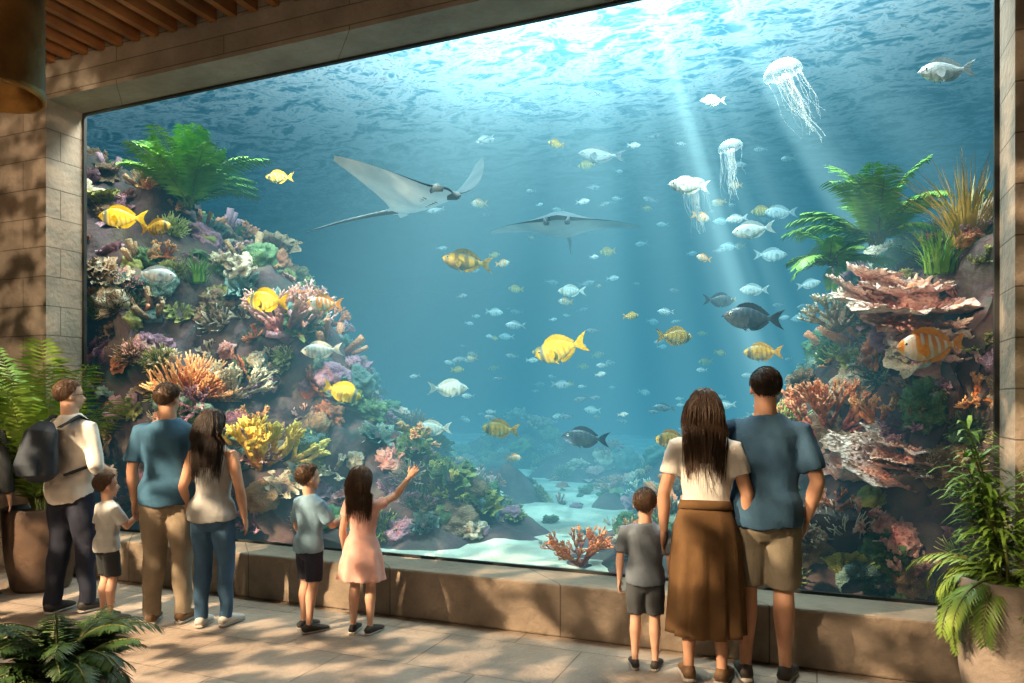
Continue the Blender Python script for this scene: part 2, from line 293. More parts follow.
# ------------------------------------------------ room
def concrete(name,c1,c2,joint=.27,vert=.9):
    m,nt,b=newmat(name); tc=N(nt,'ShaderNodeTexCoord')
    n=N(nt,'ShaderNodeTexNoise',Scale=2.2,Detail=9,Roughness=.65); nt.links.new(tc.outputs['Object'],n.inputs['Vector'])
    r=ramp(nt,n.outputs['Fac'],[(.3,c1),(.7,c2)])
    sx=N(nt,'ShaderNodeSeparateXYZ'); nt.links.new(tc.outputs['Object'],sx.inputs[0])
    ad=N(nt,'ShaderNodeMath',operation='ADD'); nt.links.new(sx.outputs[0],ad.inputs[0]); nt.links.new(sx.outputs[1],ad.inputs[1])
    cb=N(nt,'ShaderNodeCombineXYZ'); nt.links.new(ad.outputs[0],cb.inputs[0]); nt.links.new(sx.outputs[2],cb.inputs[1])
    bk=N(nt,'ShaderNodeTexBrick',Scale=1.0); bk.inputs['Mortar Size'].default_value=.005; bk.inputs['Mortar Smooth'].default_value=.3
    bk.inputs['Brick Width'].default_value=vert; bk.inputs['Row Height'].default_value=joint
    bk.inputs['Color1'].default_value=(1,1,1,1); bk.inputs['Color2'].default_value=(.82,.82,.82,1); bk.inputs['Mortar'].default_value=(.4,.4,.4,1)
    nt.links.new(cb.outputs[0],bk.inputs['Vector'])
    mx=N(nt,'ShaderNodeMix',data_type='RGBA',blend_type='MULTIPLY'); mx.inputs[0].default_value=1
    nt.links.new(r.outputs[0],mx.inputs[6]); nt.links.new(bk.outputs[0],mx.inputs[7]); nt.links.new(mx.outputs[2],b.inputs['Base Color'])
    n2=N(nt,'ShaderNodeTexNoise',Scale=22,Detail=8); nt.links.new(tc.outputs['Object'],n2.inputs['Vector'])
    inv=N(nt,'ShaderNodeMath',operation='MULTIPLY_ADD'); nt.links.new(bk.outputs[1],inv.inputs[0]); inv.inputs[1].default_value=-1
    nt.links.new(n2.outputs['Fac'],inv.inputs[2])
    bp=N(nt,'ShaderNodeBump',Strength=.6,Distance=.02); nt.links.new(inv.outputs[0],bp.inputs['Height']); nt.links.new(bp.outputs[0],b.inputs['Normal'])
    b.inputs['Roughness'].default_value=.8
    return m
m_conc=concrete('concrete_blocks',(.37,.30,.235),(.19,.155,.12))
m_beam=concrete('beam_concrete',(.40,.35,.28),(.22,.19,.155),.15,2.4)
m_ledge=concrete('ledge_stone',(.34,.27,.20),(.16,.125,.095),.5,1.3)
m_floor=concrete('floor_stone',(.40,.33,.27),(.24,.19,.155),.6,.9); nt=m_floor.node_tree
tc=[n for n in nt.nodes if n.bl_idname=='ShaderNodeTexCoord'][0]; cb=[n for n in nt.nodes if n.bl_idname=='ShaderNodeTexBrick'][0]
nt.links.new(tc.outputs['Object'],cb.inputs['Vector']); nt.nodes['Principled BSDF'].inputs['Roughness'].default_value=.38
m_dark=mat('dark_plaster',(.05,.04,.032),(.035,.028,.022),2)
m_wood=mat('ceiling_wood',(.44,.19,.07),(.22,.09,.035),3,.6,.2)
def box(name,a,b,m):
    q=MB(); q.box(a,b); return q.obj(name,[m],False)
box('floor',(-9,-9,-.2),(4,0,0),m_floor)
box('ceiling',(-9,-9,5.0),(4,-.39,5.15),m_dark)
q=MB(); x=-8.95
while x<3.9:
    q.box((x,-8.5,4.62),(x+.06,-.4,4.78)); x+=.21
q.obj('ceiling_slats',[m_wood],False)
box('wall_front_left',(-9,-.39,0),(-6.5,0,6.2),m_conc)
box('wall_front_right',(.966,-.39,0),(4,0,6.2),m_conc)
box('wall_lintel',(-6.5,-.39,4.31),(.966,0,6.2),m_beam)
box('wall_left',(-9.2,-9,0),(-9,0,5.1),m_dark); box('wall_right',(4,-9,0),(4.2,0,5.1),m_dark); box('wall_back',(-9,-9.2,0),(4,-9,5.1),m_dark)
o=box('window_ledge',(-6.5,-.39,0),(.966,0,.35),m_ledge)
bv=o.modifiers.new('b','BEVEL'); bv.width=.015; bv.segments=2
m_trim=mat('dark_trim',(.03,.035,.035),(.02,.02,.022),5,.5,0)
q=MB(); q.box((-6.5,-.03,.35),(-6.475,0,4.31)); q.box((.941,-.03,.35),(.966,0,4.31)); q.box((-6.475,-.03,4.29),(.941,0,4.31)); q.box((-6.475,-.03,.35),(.941,0,.368))
q.obj('trim_window',[m_trim],False)
m,nt,b=newmat('aquarium_glass'); nt.nodes.remove(b); out=nt.nodes['Material Output']
tr=N(nt,'ShaderNodeBsdfTransparent'); tr.inputs[0].default_value=(.97,.99,1,1); nt.links.new(tr.outputs[0],out.inputs[0])
q=MB(); q.add([(-6.475,-.02,.368),(.941,-.02,.368),(.941,-.02,4.29),(-6.475,-.02,4.29)],[(0,1,2,3)]); q.obj('window_1',[m],False)
# ------------------------------------------------ tank shell + water
XW,YW=-15.0,19.0
m_tank=mat('tank_wall_blue',(.01,.06,.10),(.005,.035,.06),1)
q=MB(); q.box((XW-.2,0,-.2),(XW,YW+.2,6.2)); q.box((3,0,-.2),(3.2,YW+.2,6.2)); q.box((XW-.2,YW,-.2),(3.2,YW+.2,6.2)); q.box((XW-.2,0,-.3),(3.2,YW+.2,-.1)); q.box((XW-.2,-.2,-.3),(-9,0,6.2))
q.obj('aquarium_tank_shell',[m_tank],False)
m,nt,b=newmat('sea_water_painted_glow'); nt.nodes.remove(b); out=nt.nodes['Material Output']  # haze and glow of sunlit water are put in as volume emission
tc=N(nt,'ShaderNodeTexCoord'); L=nt.links.new
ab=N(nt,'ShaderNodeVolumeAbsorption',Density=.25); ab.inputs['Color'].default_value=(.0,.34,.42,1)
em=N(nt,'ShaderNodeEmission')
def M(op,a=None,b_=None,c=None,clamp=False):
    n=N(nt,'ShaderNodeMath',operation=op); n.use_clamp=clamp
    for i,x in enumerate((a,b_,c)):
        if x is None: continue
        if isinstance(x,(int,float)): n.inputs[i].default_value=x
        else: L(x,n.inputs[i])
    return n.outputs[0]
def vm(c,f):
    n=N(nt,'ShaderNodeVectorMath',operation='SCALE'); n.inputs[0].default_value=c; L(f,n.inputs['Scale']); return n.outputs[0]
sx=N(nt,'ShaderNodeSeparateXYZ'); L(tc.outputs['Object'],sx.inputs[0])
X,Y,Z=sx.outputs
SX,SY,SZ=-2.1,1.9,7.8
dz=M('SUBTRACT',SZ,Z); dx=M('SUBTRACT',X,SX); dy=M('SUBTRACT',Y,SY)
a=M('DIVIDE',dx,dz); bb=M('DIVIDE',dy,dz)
# painted sun shafts: noise sheets of emission fanning out from a point above
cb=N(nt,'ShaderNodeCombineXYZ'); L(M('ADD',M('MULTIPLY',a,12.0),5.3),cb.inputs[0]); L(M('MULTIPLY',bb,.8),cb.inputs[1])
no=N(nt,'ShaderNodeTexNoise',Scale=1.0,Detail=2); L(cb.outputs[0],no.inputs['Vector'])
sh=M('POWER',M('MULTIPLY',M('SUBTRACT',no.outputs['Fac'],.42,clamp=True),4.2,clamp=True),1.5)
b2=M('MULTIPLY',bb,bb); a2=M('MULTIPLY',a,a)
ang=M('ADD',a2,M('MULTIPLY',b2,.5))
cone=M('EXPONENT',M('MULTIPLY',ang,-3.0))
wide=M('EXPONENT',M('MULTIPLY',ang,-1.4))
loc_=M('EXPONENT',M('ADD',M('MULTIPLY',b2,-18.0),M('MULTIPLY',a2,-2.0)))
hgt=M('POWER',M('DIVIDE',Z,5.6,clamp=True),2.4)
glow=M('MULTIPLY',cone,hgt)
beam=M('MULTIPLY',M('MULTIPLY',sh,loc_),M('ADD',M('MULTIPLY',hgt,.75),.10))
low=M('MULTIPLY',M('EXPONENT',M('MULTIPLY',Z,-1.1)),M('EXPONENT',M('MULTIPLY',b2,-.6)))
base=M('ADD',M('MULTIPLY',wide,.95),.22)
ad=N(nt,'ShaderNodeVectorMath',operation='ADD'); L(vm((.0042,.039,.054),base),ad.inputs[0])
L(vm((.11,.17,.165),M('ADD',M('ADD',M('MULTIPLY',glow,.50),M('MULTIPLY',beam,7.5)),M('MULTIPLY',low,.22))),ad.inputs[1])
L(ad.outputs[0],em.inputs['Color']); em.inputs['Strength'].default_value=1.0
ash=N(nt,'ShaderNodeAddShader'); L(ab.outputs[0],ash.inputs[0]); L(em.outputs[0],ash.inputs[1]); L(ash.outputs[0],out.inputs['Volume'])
try: m.cycles.volume_step_rate=.7
except Exception: pass
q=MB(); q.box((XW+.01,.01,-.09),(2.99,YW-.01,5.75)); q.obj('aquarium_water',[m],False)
# water surface, with ripple glints and sun glow painted in as emission
m,nt,b=newmat('water_surface_painted_glow'); nt.nodes.remove(b); out=nt.nodes['Material Output']; L=nt.links.new
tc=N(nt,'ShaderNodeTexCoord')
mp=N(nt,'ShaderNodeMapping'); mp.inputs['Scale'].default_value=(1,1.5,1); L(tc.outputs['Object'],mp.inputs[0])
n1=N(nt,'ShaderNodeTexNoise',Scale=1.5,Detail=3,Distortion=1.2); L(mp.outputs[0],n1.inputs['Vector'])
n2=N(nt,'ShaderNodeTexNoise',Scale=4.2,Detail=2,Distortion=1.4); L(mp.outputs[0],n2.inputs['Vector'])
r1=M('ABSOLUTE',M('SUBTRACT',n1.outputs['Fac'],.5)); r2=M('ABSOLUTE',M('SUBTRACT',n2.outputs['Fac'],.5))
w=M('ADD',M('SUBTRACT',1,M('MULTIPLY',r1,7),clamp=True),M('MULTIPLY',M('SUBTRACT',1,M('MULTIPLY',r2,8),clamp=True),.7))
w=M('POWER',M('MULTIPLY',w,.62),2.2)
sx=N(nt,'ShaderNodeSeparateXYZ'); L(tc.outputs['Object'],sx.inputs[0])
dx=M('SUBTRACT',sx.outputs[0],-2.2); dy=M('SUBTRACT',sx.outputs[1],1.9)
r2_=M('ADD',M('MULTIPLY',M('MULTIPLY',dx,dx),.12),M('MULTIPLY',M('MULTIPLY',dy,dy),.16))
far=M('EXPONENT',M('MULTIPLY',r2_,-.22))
fall=M('ADD',M('MULTIPLY',M('EXPONENT',M('MULTIPLY',r2_,-1.1)),10.0),M('MULTIPLY',far,1.5))  # painted sun glow, brightest around one spot
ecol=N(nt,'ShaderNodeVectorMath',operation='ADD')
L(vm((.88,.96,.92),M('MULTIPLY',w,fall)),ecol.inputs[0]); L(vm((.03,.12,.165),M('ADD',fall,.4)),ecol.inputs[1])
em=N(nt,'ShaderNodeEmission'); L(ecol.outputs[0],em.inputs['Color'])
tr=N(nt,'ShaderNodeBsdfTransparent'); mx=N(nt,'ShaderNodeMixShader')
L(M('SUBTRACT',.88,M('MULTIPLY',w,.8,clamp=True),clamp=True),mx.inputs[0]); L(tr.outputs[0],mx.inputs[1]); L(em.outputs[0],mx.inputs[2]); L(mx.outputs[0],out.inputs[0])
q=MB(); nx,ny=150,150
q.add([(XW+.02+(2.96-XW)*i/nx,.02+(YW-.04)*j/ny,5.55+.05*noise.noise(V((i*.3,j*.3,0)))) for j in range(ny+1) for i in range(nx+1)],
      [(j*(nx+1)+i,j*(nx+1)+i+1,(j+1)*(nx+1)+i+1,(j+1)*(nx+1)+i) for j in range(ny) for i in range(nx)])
q.obj('water_surface_painted_glow',[m])
# ------------------------------------------------ reef terrain
EL=[(0,-5.9),(.4,-5.45),(1.4,-4.2),(2.5,-4.8),(4,-5.9),(6,-7.4),(12,-10.5)]
PLf=[(-4.2,4.4),(-2.9,4.0),(-2.2,3.6),(-1.2,2.75),(-.6,2.15),(0,1.4),(.9,.74),(1.5,.40),(2.2,.15),(3,.0)]
ER=[(0,1.0),(.4,.6),(.9,-.05),(2,-.2),(3.5,-.1),(6,.5),(12,1)]
PRf=[(-2.5,2.9),(-1.3,2.9),(-.6,2.5),(-.3,2.0),(0,1.45),(.4,.95),(.9,.6),(1.5,.36),(2.2,.15),(3,0)]
def tl(x,y):
    s=x-pl(y,EL); h=pl(s,PLf); n=noise.fractal(V((x*1.1,y*1.1,3)),1,2,4)
    return max(h+n*.45*min(1,h*.8),-.05) if h>0.01 else 0
def trr(x,y):
    s=pl(y,ER)-x; h=pl(s,PRf); n=noise.fractal(V((x*1.3,y*1.3,9)),1,2,4)
    return max(h+n*.35*min(1,h*.8),-.05) if h>.01 else 0
mounds=[(-3.3,6.2,.9,1.0),(-1.5,5.0,1.0,1.1),(-.6,4.2,1.25,1.0),(-2.75,1.7,.46,.5),(-3.6,3.4,.75,.6),(-1.1,1.0,.5,.35),(-1.75,.7,.38,.3),(-5.0,7.5,1.2,1.3),(-.9,2.6,.7,.6),(-2.2,3.3,.5,.35),(-3.3,1.0,.36,.3)]
def tm(x,y):
    h=0
    for a,b_,c,s in mounds: h=max(h,c*math.exp(-((x-a)**2+(y-b_)**2)/(s*s)))
    return h+.25*h*noise.fractal(V((x*2,y*2,5)),1,2,4)
def terrain(name,x0,x1,y0,y1,st,f,m,amp=.14,skirt=True):
    nx=int((x1-x0)/st);ny=int((y1-y0)/st); g=MB(); vs=[]
    def disp(p,k):
        d=noise.noise_vector(p*2.1)+.6*noise.noise_vector(p*5.3)+.3*noise.noise_vector(p*12)
        p=p+V((d.x,d.y*.8,d.z))*k; p.y=max(p.y,.06); return p
    for j in range(ny+1):
        for i in range(nx+1):
            x=lerp(x0,x1,i/nx);y=lerp(y0,y1,j/ny); z=f(x,y); vs.append(disp(V((x,y,z)),min(1,max(0,z-.1)*1.5)*amp))
    g.add(vs,[(j*(nx+1)+i,j*(nx+1)+i+1,(j+1)*(nx+1)+i+1,(j+1)*(nx+1)+i) for j in range(ny) for i in range(nx)])
    if skirt:
        vs=[];K=40
        for q_ in range(K+1):
            for i in range(nx+1):
                x=lerp(x0,x1,i/nx); z=f(x,y0)*(1-q_/K); vs.append(disp(V((x,y0,z)),min(1,max(0,z-.1)*1.5)*amp))
        g.add(vs,[(j*(nx+1)+i,(j+1)*(nx+1)+i,(j+1)*(nx+1)+i+1,j*(nx+1)+i+1) for j in range(K) for i in range(nx)])
    return g.obj(name,[m])
m_rock=mat('reef_rock',(.15,.12,.09),(.04,.06,.05),3.0,.9,.9,18,c3=(.11,.065,.07))
rl=terrain('reef_rock_formation',-9.9,-2,.3,9.5,.065,tl,m_rock)
rr=terrain('reef_rock_formation',-3,2.9,.3,9.5,.065,trr,m_rock)
rm=terrain('reef_mound',-6.5,.6,.2,9.5,.08,tm,m_rock,.08,False)
m_sand=mat('aquarium_sand',(.74,.72,.58),(.36,.37,.30),1.8,.95,.8,30,c3=(.6,.6,.48),detail=10)
sb=terrain('sand_bed',XW+.1,2.9,.03,14,.1,lambda x,y:.24+.03*y+.05*noise.noise(V((x*1.2,y*2.2,0)))+.015*noise.noise(V((x*5,y*9,0))),m_sand,0,False)
# ------------------------------------------------ coral generators (unit size)
def c_branch(seed,lev=4,spread=.55,flat=1.0,r0=.05,n0=6):
    rr_=random.Random(seed); g=MB()
    def grow(p,d,l,r,k):
        q_=p+d*l*.5+V((rr_.uniform(-.03,.03),)*3)*.5; e=p+d*l
        g.tube([p,q_,e],[r,r*.9,r*.75 if k else r*.45],5)
        if k==0: return
        for _ in range(rr_.choice((2,3,3))):
            nd=(d+V((rr_.uniform(-1,1),rr_.uniform(-1,1)*flat,rr_.uniform(-.4,.8)))*spread).normalized()
            grow(e,nd,l*rr_.uniform(.65,.9),r*.78,k-1)
    for i in range(n0):
        a=2*math.pi*i/n0+rr_.uniform(-.4,.4)
        grow(V((0,0,-.05)),V((math.cos(a)*.8,math.sin(a)*.8*flat,rr_.uniform(.4,1))).normalized(),.22,r0,lev-1)
    return g
def c_plate(seed,n=4,nub=110):
    rr_=random.Random(seed); g=MB()
    for i in range(n):
        rad=rr_.uniform(.3,.5)*(1-.06*i); cx,cy=rr_.uniform(-.18,.18),rr_.uniform(-.18,.18); cz=i*.11
        nr,na=8,40; ph=rr_.random()*6; k=rr_.choice((5,7,9)); tx,ty=rr_.uniform(-.25,.25),rr_.uniform(-.25,.25)
        def P(t,th,sd=0):
            R_=rad*t*(1+.14*math.sin(k*th+ph)*t+.2*noise.noise(V((math.cos(th)*2.4,math.sin(th)*2.4,i+seed))))
            x,y=R_*math.cos(th),R_*math.sin(th); z=.12*t*t+.03*t*t*math.sin(k*2*th+ph)+.04*noise.noise(V((x*9,y*9,i)))
            return V((cx+x,cy+y,cz+z+x*tx+y*ty-(.03*(1-t*.6) if sd else 0)-.03))
        for sd in (0,1):
            vs=[P(a/nr,2*math.pi*b_/na,sd) for a in range(nr+1) for b_ in range(na)];fs=[]
            for a in range(nr):
                for b_ in range(na):
                    f=(a*na+b_,a*na+(b_+1)%na,(a+1)*na+(b_+1)%na,(a+1)*na+b_); fs.append(f if sd==0 else f[::-1])
            g.add(vs,fs)
        for q_ in range(nub):
            t=math.sqrt(rr_.random()); th=rr_.random()*6.283; p=P(t,th); d=V((math.cos(th)*t*.9,math.sin(th)*t*.9,1-.5*t)).normalized(); l=rr_.uniform(.03,.065)
            g.tube([p-d*.01,p+d*l],[.016,.009],4)
    g.tube([(0,0,-.25),(0,0,.1*n-.05)],[.22,.12],10)
    return g
def c_lump(seed,f1=3.2,amp=.16,cell=9,camp=.05):
    g=MB(); nu,nv=44,22; vs=[];fs=[]
    for j in range(nv+1):
        ph=math.pi*.62*j/nv
        for k in range(nu):
            th=2*math.pi*k/nu; d=V((math.sin(ph)*math.cos(th),math.sin(ph)*math.sin(th),math.cos(ph)))
            w=noise.voronoi(d*cell*.5+V((seed,0,0)))[0]
            r=.45+amp*noise.noise(d*f1*.6+V((seed,3,0)))+camp*(1-2.2*w[0]); vs.append(V((d.x*r,d.y*r,d.z*r*.85)))
    for j in range(nv):
        for k in range(nu): fs.append((j*nu+k,(j+1)*nu+k,(j+1)*nu+(k+1)%nu,j*nu+(k+1)%nu))
    g.add(vs,fs); return g
def c_anem(seed,n=150,ln=.45,r=.018):
    rr_=random.Random(seed); g=MB(); g.ell((0,0,-.02),(.22,.22,.14),nu=12,nv=8)
    for i in range(n):
        a=rr_.random()*6.283; e=math.acos(rr_.uniform(.05,1)); d=V((math.sin(e)*math.cos(a),math.sin(e)*math.sin(a),math.cos(e)))
        p=V((d.x*.16,d.y*.16,d.z*.08)); pts=[p]; l=ln*rr_.uniform(.6,1.1); dd=d.copy()
        for k in range(4):
            dd=(dd+V((rr_.uniform(-.4,.4),rr_.uniform(-.4,.4),rr_.uniform(-.15,.35)))).normalized(); p=p+dd*l/4; pts.append(p)
        g.tube(pts,[r,r*.95,r*.85,r*.75,r*.6],5)
    return g
def c_fan(seed): return c_branch(seed,5,.6,.12,.028,3)
def c_sponge(seed):
    rr_=random.Random(seed); g=MB()
    for i in range(9):
        a=rr_.random()*6.283; d=V((math.cos(a)*.45,math.sin(a)*.45,1)).normalized(); l=rr_.uniform(.3,.8); p=V((math.cos(a)*.12,math.sin(a)*.12,-.1)); r=rr_.uniform(.05,.085)
        e=p+d*(l+.1); g.tube([p,p+d*l*.3,p+d*l*.7,e,e-d*.005,e-d*.08],[r*.7,r*.9,r,r*1.1,r*.8,r*.7],10)
    return g
def c_lettuce(seed,n=11):
    rr_=random.Random(seed); g=MB()
    for i in range(n):
        a0=rr_.random()*6.283; rc=rr_.uniform(.05,.3); cx,cy=rc*math.cos(a0),rc*math.sin(a0); w=rr_.uniform(.25,.4); h=rr_.uniform(.25,.45); an=a0+1.57+rr_.uniform(-.5,.5)
        nu,nv=18,6; vs=[]
        for j in range(nv+1):
            t=j/nv
            for k in range(nu+1):
                s=(k/nu-.5)*2; x=s*w*(.45+.75*t); hh=h*t*(1-.35*s*s)+.03*math.sin(s*14)*t
                y=.10*t*t*math.sin(s*9+i)+.22*t*t-.1*s*s
                c_,s_=math.cos(an),math.sin(an); vs.append((cx+x*c_+y*s_,cy+x*s_-y*c_,hh-.06))
        g.add(vs,[(j*(nu+1)+k,j*(nu+1)+k+1,(j+1)*(nu+1)+k+1,(j+1)*(nu+1)+k) for j in range(nv) for k in range(nu)])
    return g
def cm(name,c1,c2,tip,rough=.75):
    m,nt,b=newmat(name); L=nt.links.new; tc=N(nt,'ShaderNodeTexCoord')
    n=N(nt,'ShaderNodeTexNoise',Scale=5,Detail=5); L(tc.outputs['Object'],n.inputs['Vector'])
    r=ramp(nt,n.outputs['Fac'],[(.35,c1),(.65,c2)])
    ln=N(nt,'ShaderNodeVectorMath',operation='LENGTH'); L(tc.outputs['Object'],ln.inputs[0])
    mr=N(nt,'ShaderNodeMapRange'); mr.inputs[1].default_value=.28; mr.inputs[2].default_value=.62; L(ln.outputs['Value'],mr.inputs[0])
    mx=N(nt,'ShaderNodeMix',data_type='RGBA'); L(mr.outputs[0],mx.inputs[0]); L(r.outputs[0],mx.inputs[6]); mx.inputs[7].default_value=(*tip,1)
    L(mx.outputs[2],b.inputs['Base Color']); b.inputs['Roughness'].default_value=rough
    n2=N(nt,'ShaderNodeTexVoronoi',Scale=30); L(tc.outputs['Object'],n2.inputs['Vector'])
    bp=N(nt,'ShaderNodeBump',Strength=.6,Distance=.03); L(n2.outputs['Distance'],bp.inputs['Height']); L(bp.outputs[0],b.inputs['Normal'])
    return m
PAL={'pink':cm('coral_pink',(.70,.25,.22),(.46,.14,.15),(.98,.60,.50)),
'rose':cm('coral_rose',(.90,.44,.34),(.72,.28,.22),(1,.78,.66)),
'mauve':cm('coral_mauve',(.32,.13,.19),(.18,.07,.12),(.62,.34,.42)),
'orange':cm('coral_orange',(.90,.28,.07),(.64,.14,.04),(1,.56,.26)),
'yellow':cm('coral_yellow',(.96,.46,.05),(.74,.28,.02),(1,.72,.16)),
'olive':cm('coral_olive',(.18,.19,.04),(.085,.10,.03),(.48,.47,.12)),
'lime':cm('coral_lime',(.35,.42,.08),(.2,.26,.06),(.7,.76,.3)),
'green':cm('coral_green',(.06,.14,.055),(.03,.075,.04),(.22,.34,.13)),
'cream':cm('coral_cream',(.50,.37,.25),(.30,.2,.13),(.90,.78,.58)),
'rust':cm('coral_rust',(.54,.13,.05),(.32,.06,.035),(.88,.34,.16)),
'brown':cm('coral_brown',(.20,.11,.055),(.095,.05,.03),(.46,.28,.15)),
'teal':cm('coral_teal',(.07,.15,.14),(.035,.08,.08),(.25,.38,.33))}
GEN=[]
for nm,fn,w,cols in (('branching_coral',lambda s:c_branch(s),3,('cream','rust','brown','orange','mauve','olive','pink','orange')),
    ('plate_coral',lambda s:c_plate(s,3,60),3,('brown','mauve','cream','brown','olive','rust','pink','rose')),
    ('brain_coral',lambda s:c_lump(s),3,('olive','green','brown','mauve','cream','teal','brown')),
    ('cauliflower_coral',lambda s:c_lump(s,4,.2,16,.11),3,('brown','rust','mauve','olive','green','teal','cream','pink')),
    ('sea_anemone',lambda s:c_anem(s,90),3,('cream','green','olive','brown','teal','lime')),
    ('sea_fan',c_fan,1,('mauve','rust','orange')),
    ('tube_sponge',c_sponge,1,('rust','mauve','brown')),
    ('lettuce_coral',c_lettuce,3,('olive','green','brown','green','teal','mauve','cream'))):
    for k in range(2):
        me=fn(11*k+len(nm)).mesh(nm,[PAL[cols[0]]]); GEN+= [(nm,me,cols)]*w
def scatter(root,terr,n,cond,smin,smax,seed):
    rr_=random.Random(seed); me=terr.data; ps=[p for p in me.polygons if cond(p.center,p.normal)]
    ws=[p.area for p in ps]
    for p in rr_.choices(ps,ws,k=n):
        nm,cme,cols=rr_.choice(GEN); s=rr_.uniform(smin,smax)*(1+.10*p.center.y)
        nrm=(p.normal*(1 if p.normal.z>-.2 else -1)+V((0,-.25,.7))).normalized(); qd=nrm.to_track_quat('Z','Y')@Euler((0,0,rr_.random()*6.28)).to_quaternion()
        o=link(nm,cme,root); c=p.center-nrm*.03*s; c.y=max(c.y,.04+.55*s); o.location=c; o.scale=(s,s,s*rr_.uniform(.7,1.1)); o.rotation_euler=qd.to_euler()
        o.material_slots[0].link='OBJECT'; o.material_slots[0].material=PAL[rr_.choice(cols)]
reefL=empty('coral_reef'); reefR=empty('coral_reef')
scatter(reefL,rl,920,lambda c,n:c.z>.35 and c.y<6 and c.x>-8.4,.16,.42,1)
scatter(reefR,rr,620,lambda c,n:c.z>.35 and c.y<6 and c.x<1.7,.15,.36,2)
scatter(reefR,rm,210,lambda c,n:c.z>.34,.14,.34,3)
scatter(reefR,sb,90,lambda c,n:-5<c.x<.3 and .25<c.y<5,.05,.16,4)
def hero(name,g,matn,loc,s,rot=(0,0,0)):
    me=g.mesh(name,[PAL[matn]]); o=link(name,me,None,loc); o.scale=(s,s,s) if not isinstance(s,tuple) else s; o.rotation_euler=rot; return o
hero('orange_soft_coral',c_anem(5,420,.50,.014),'orange',(-5.68,.50,1.55),(.92,.75,.85),(-.2,0,0))
hero('yellow_branching_coral',c_branch(21,5,.55,1,.045,9),'yellow',(-4.86,.50,.86),.92,(-.2,0,0))
hero('pink_branching_coral',c_branch(8,5,.5,1,.04,8),'pink',(-5.0,1.1,2.2),.8,(-.2,0,0))
hero('cream_branching_coral',c_branch(12,5,.5,1,.035,8),'cream',(-5.2,.6,1.6),.55,(-.2,0,0))
for i,(lc,s,rt) in enumerate([((.62,.62,2.1),(.95,.75,.6),(.45,0,0)),((.35,.75,2.28),(.6,.55,.45),(.45,0,1)),((.75,.55,1.78),(.7,.6,.5),(.5,0,2)),((.60,.48,1.10),(.85,.6,.5),(.5,0,.5)),((.8,.45,.95),(.6,.5,.45),(.5,0,1.5)),((.42,.5,.98),(.5,.45,.4),(.5,0,2.5))]):
    hero('pink_plate_coral',c_plate(3+i*4,4,150),'rose',lc,s,rt)
hero('red_branching_coral',c_branch(31,5,.55,1,.035,9),'rust',(.08,.80,1.28),.70,(-.2,0,0))
hero('orange_branching_coral',c_branch(32,4,.5,1,.05,6),'orange',(.38,.60,1.4),.40,(-.2,0,0))
hero('white_branching_coral',c_branch(33,4,.5,1,.04,7),'cream',(.15,.95,2.1),.5,(-.1,0,0))
hero('lime_sea_anemone',c_anem(47,200,.5,.014),'lime',(-.25,.9,1.35),.4,(-.2,0,0))
hero('sea_anemone',c_anem(44,260,.5,.012),'cream',(.22,.45,.62),.5,(-.2,0,0))
hero('sea_anemone',c_anem(45,200,.5,.012),'lime',(-.1,.55,.5),.42,(-.2,0,0))
hero('pink_branching_coral',c_branch(35,4,.5,1,.05,7),'pink',(.55,.32,.42),.42)
hero('red_branching_coral',c_branch(36,5,.5,1,.035,8),'rust',(-1.69,.5,.3),.46)
# ------------------------------------------------ foliage
def leafm(name,c1,c2,rough=.45): return mat(name,c1,c2,6,rough,.1,20)
m_leaf=leafm('palm_leaf',(.10,.22,.03),(.24,.34,.06)); m_leafd=leafm('fern_leaf_dark',(.02,.05,.015),(.04,.085,.02))
m_bam=leafm('bamboo_leaf',(.11,.25,.03),(.26,.40,.07)); m_sea=leafm('sea_fern',(.08,.24,.03),(.2,.38,.06)); m_grass=leafm('sea_grass_gold',(.5,.33,.07),(.28,.22,.05))
m_stem=mat('plant_stem',(.16,.18,.05),(.1,.12,.03),8)
def frond(g,base,az,ln,up=1.0,droop=1.0,nl=26,lw=.022,ll=.3,m=0,sm=1,rr_=R):
    d0=V((math.cos(az),math.sin(az),0)); pts=[]; p=V(base); el=math.radians(65*up)
    n=14
    for i in range(n+1):
        pts.append(p.copy()); e=el-droop*1.6*(i/n)**1.3; p=p+(d0*math.cos(e)+V((0,0,math.sin(e))))*ln/n
    g.tube(pts,[.008*(1-.8*i/n) for i in range(n+1)],4,sm)
    sd=V((-d0.y,d0.x,0))
    for i in range(nl):
        t=.12+.88*i/nl; f=t*n; k=min(int(f),n-1); p=pts[k].lerp(pts[k+1],f-k); tn=(pts[k+1]-pts[k]).normalized(); up_=sd.cross(tn)
        L_=ln*ll*math.sin(math.pi*(.12+.8*t))**.8*rr_.uniform(.85,1.1)
        for s in (-1,1):
            dr=(sd*s*.85+tn*.65+V((0,0,-.22))+up_*rr_.uniform(-.1,.15)).normalized(); w=tn*lw
            a=p; b_=p+dr*L_*.45; c=p+dr*L_+V((0,0,-.15*L_))
            g.add([a-w*.3,a+w*.3,b_+w+up_*.004,c,b_-w],[(0,1,2,4),(4,2,3)],m)
def frondplant(name,base,n,ln,mats,seed,up=(.5,1.2),droop=(.7,1.2),nl=26,lw=.014,ll=.3,parent=None,azr=None):
    rr_=random.Random(seed); g=MB()
    for i in range(n):
        az=2.4*i+rr_.uniform(-.3,.3)
        if azr: az=lerp(azr[0],azr[1],rr_.random())
        frond(g,V(base)+V((rr_.uniform(-.05,.05),rr_.uniform(-.05,.05),0)),az,ln*rr_.uniform(.7,1.1),rr_.uniform(*up),rr_.uniform(*droop),nl,lw,ll,0,1,rr_)
    return g.obj(name,mats,False,parent)
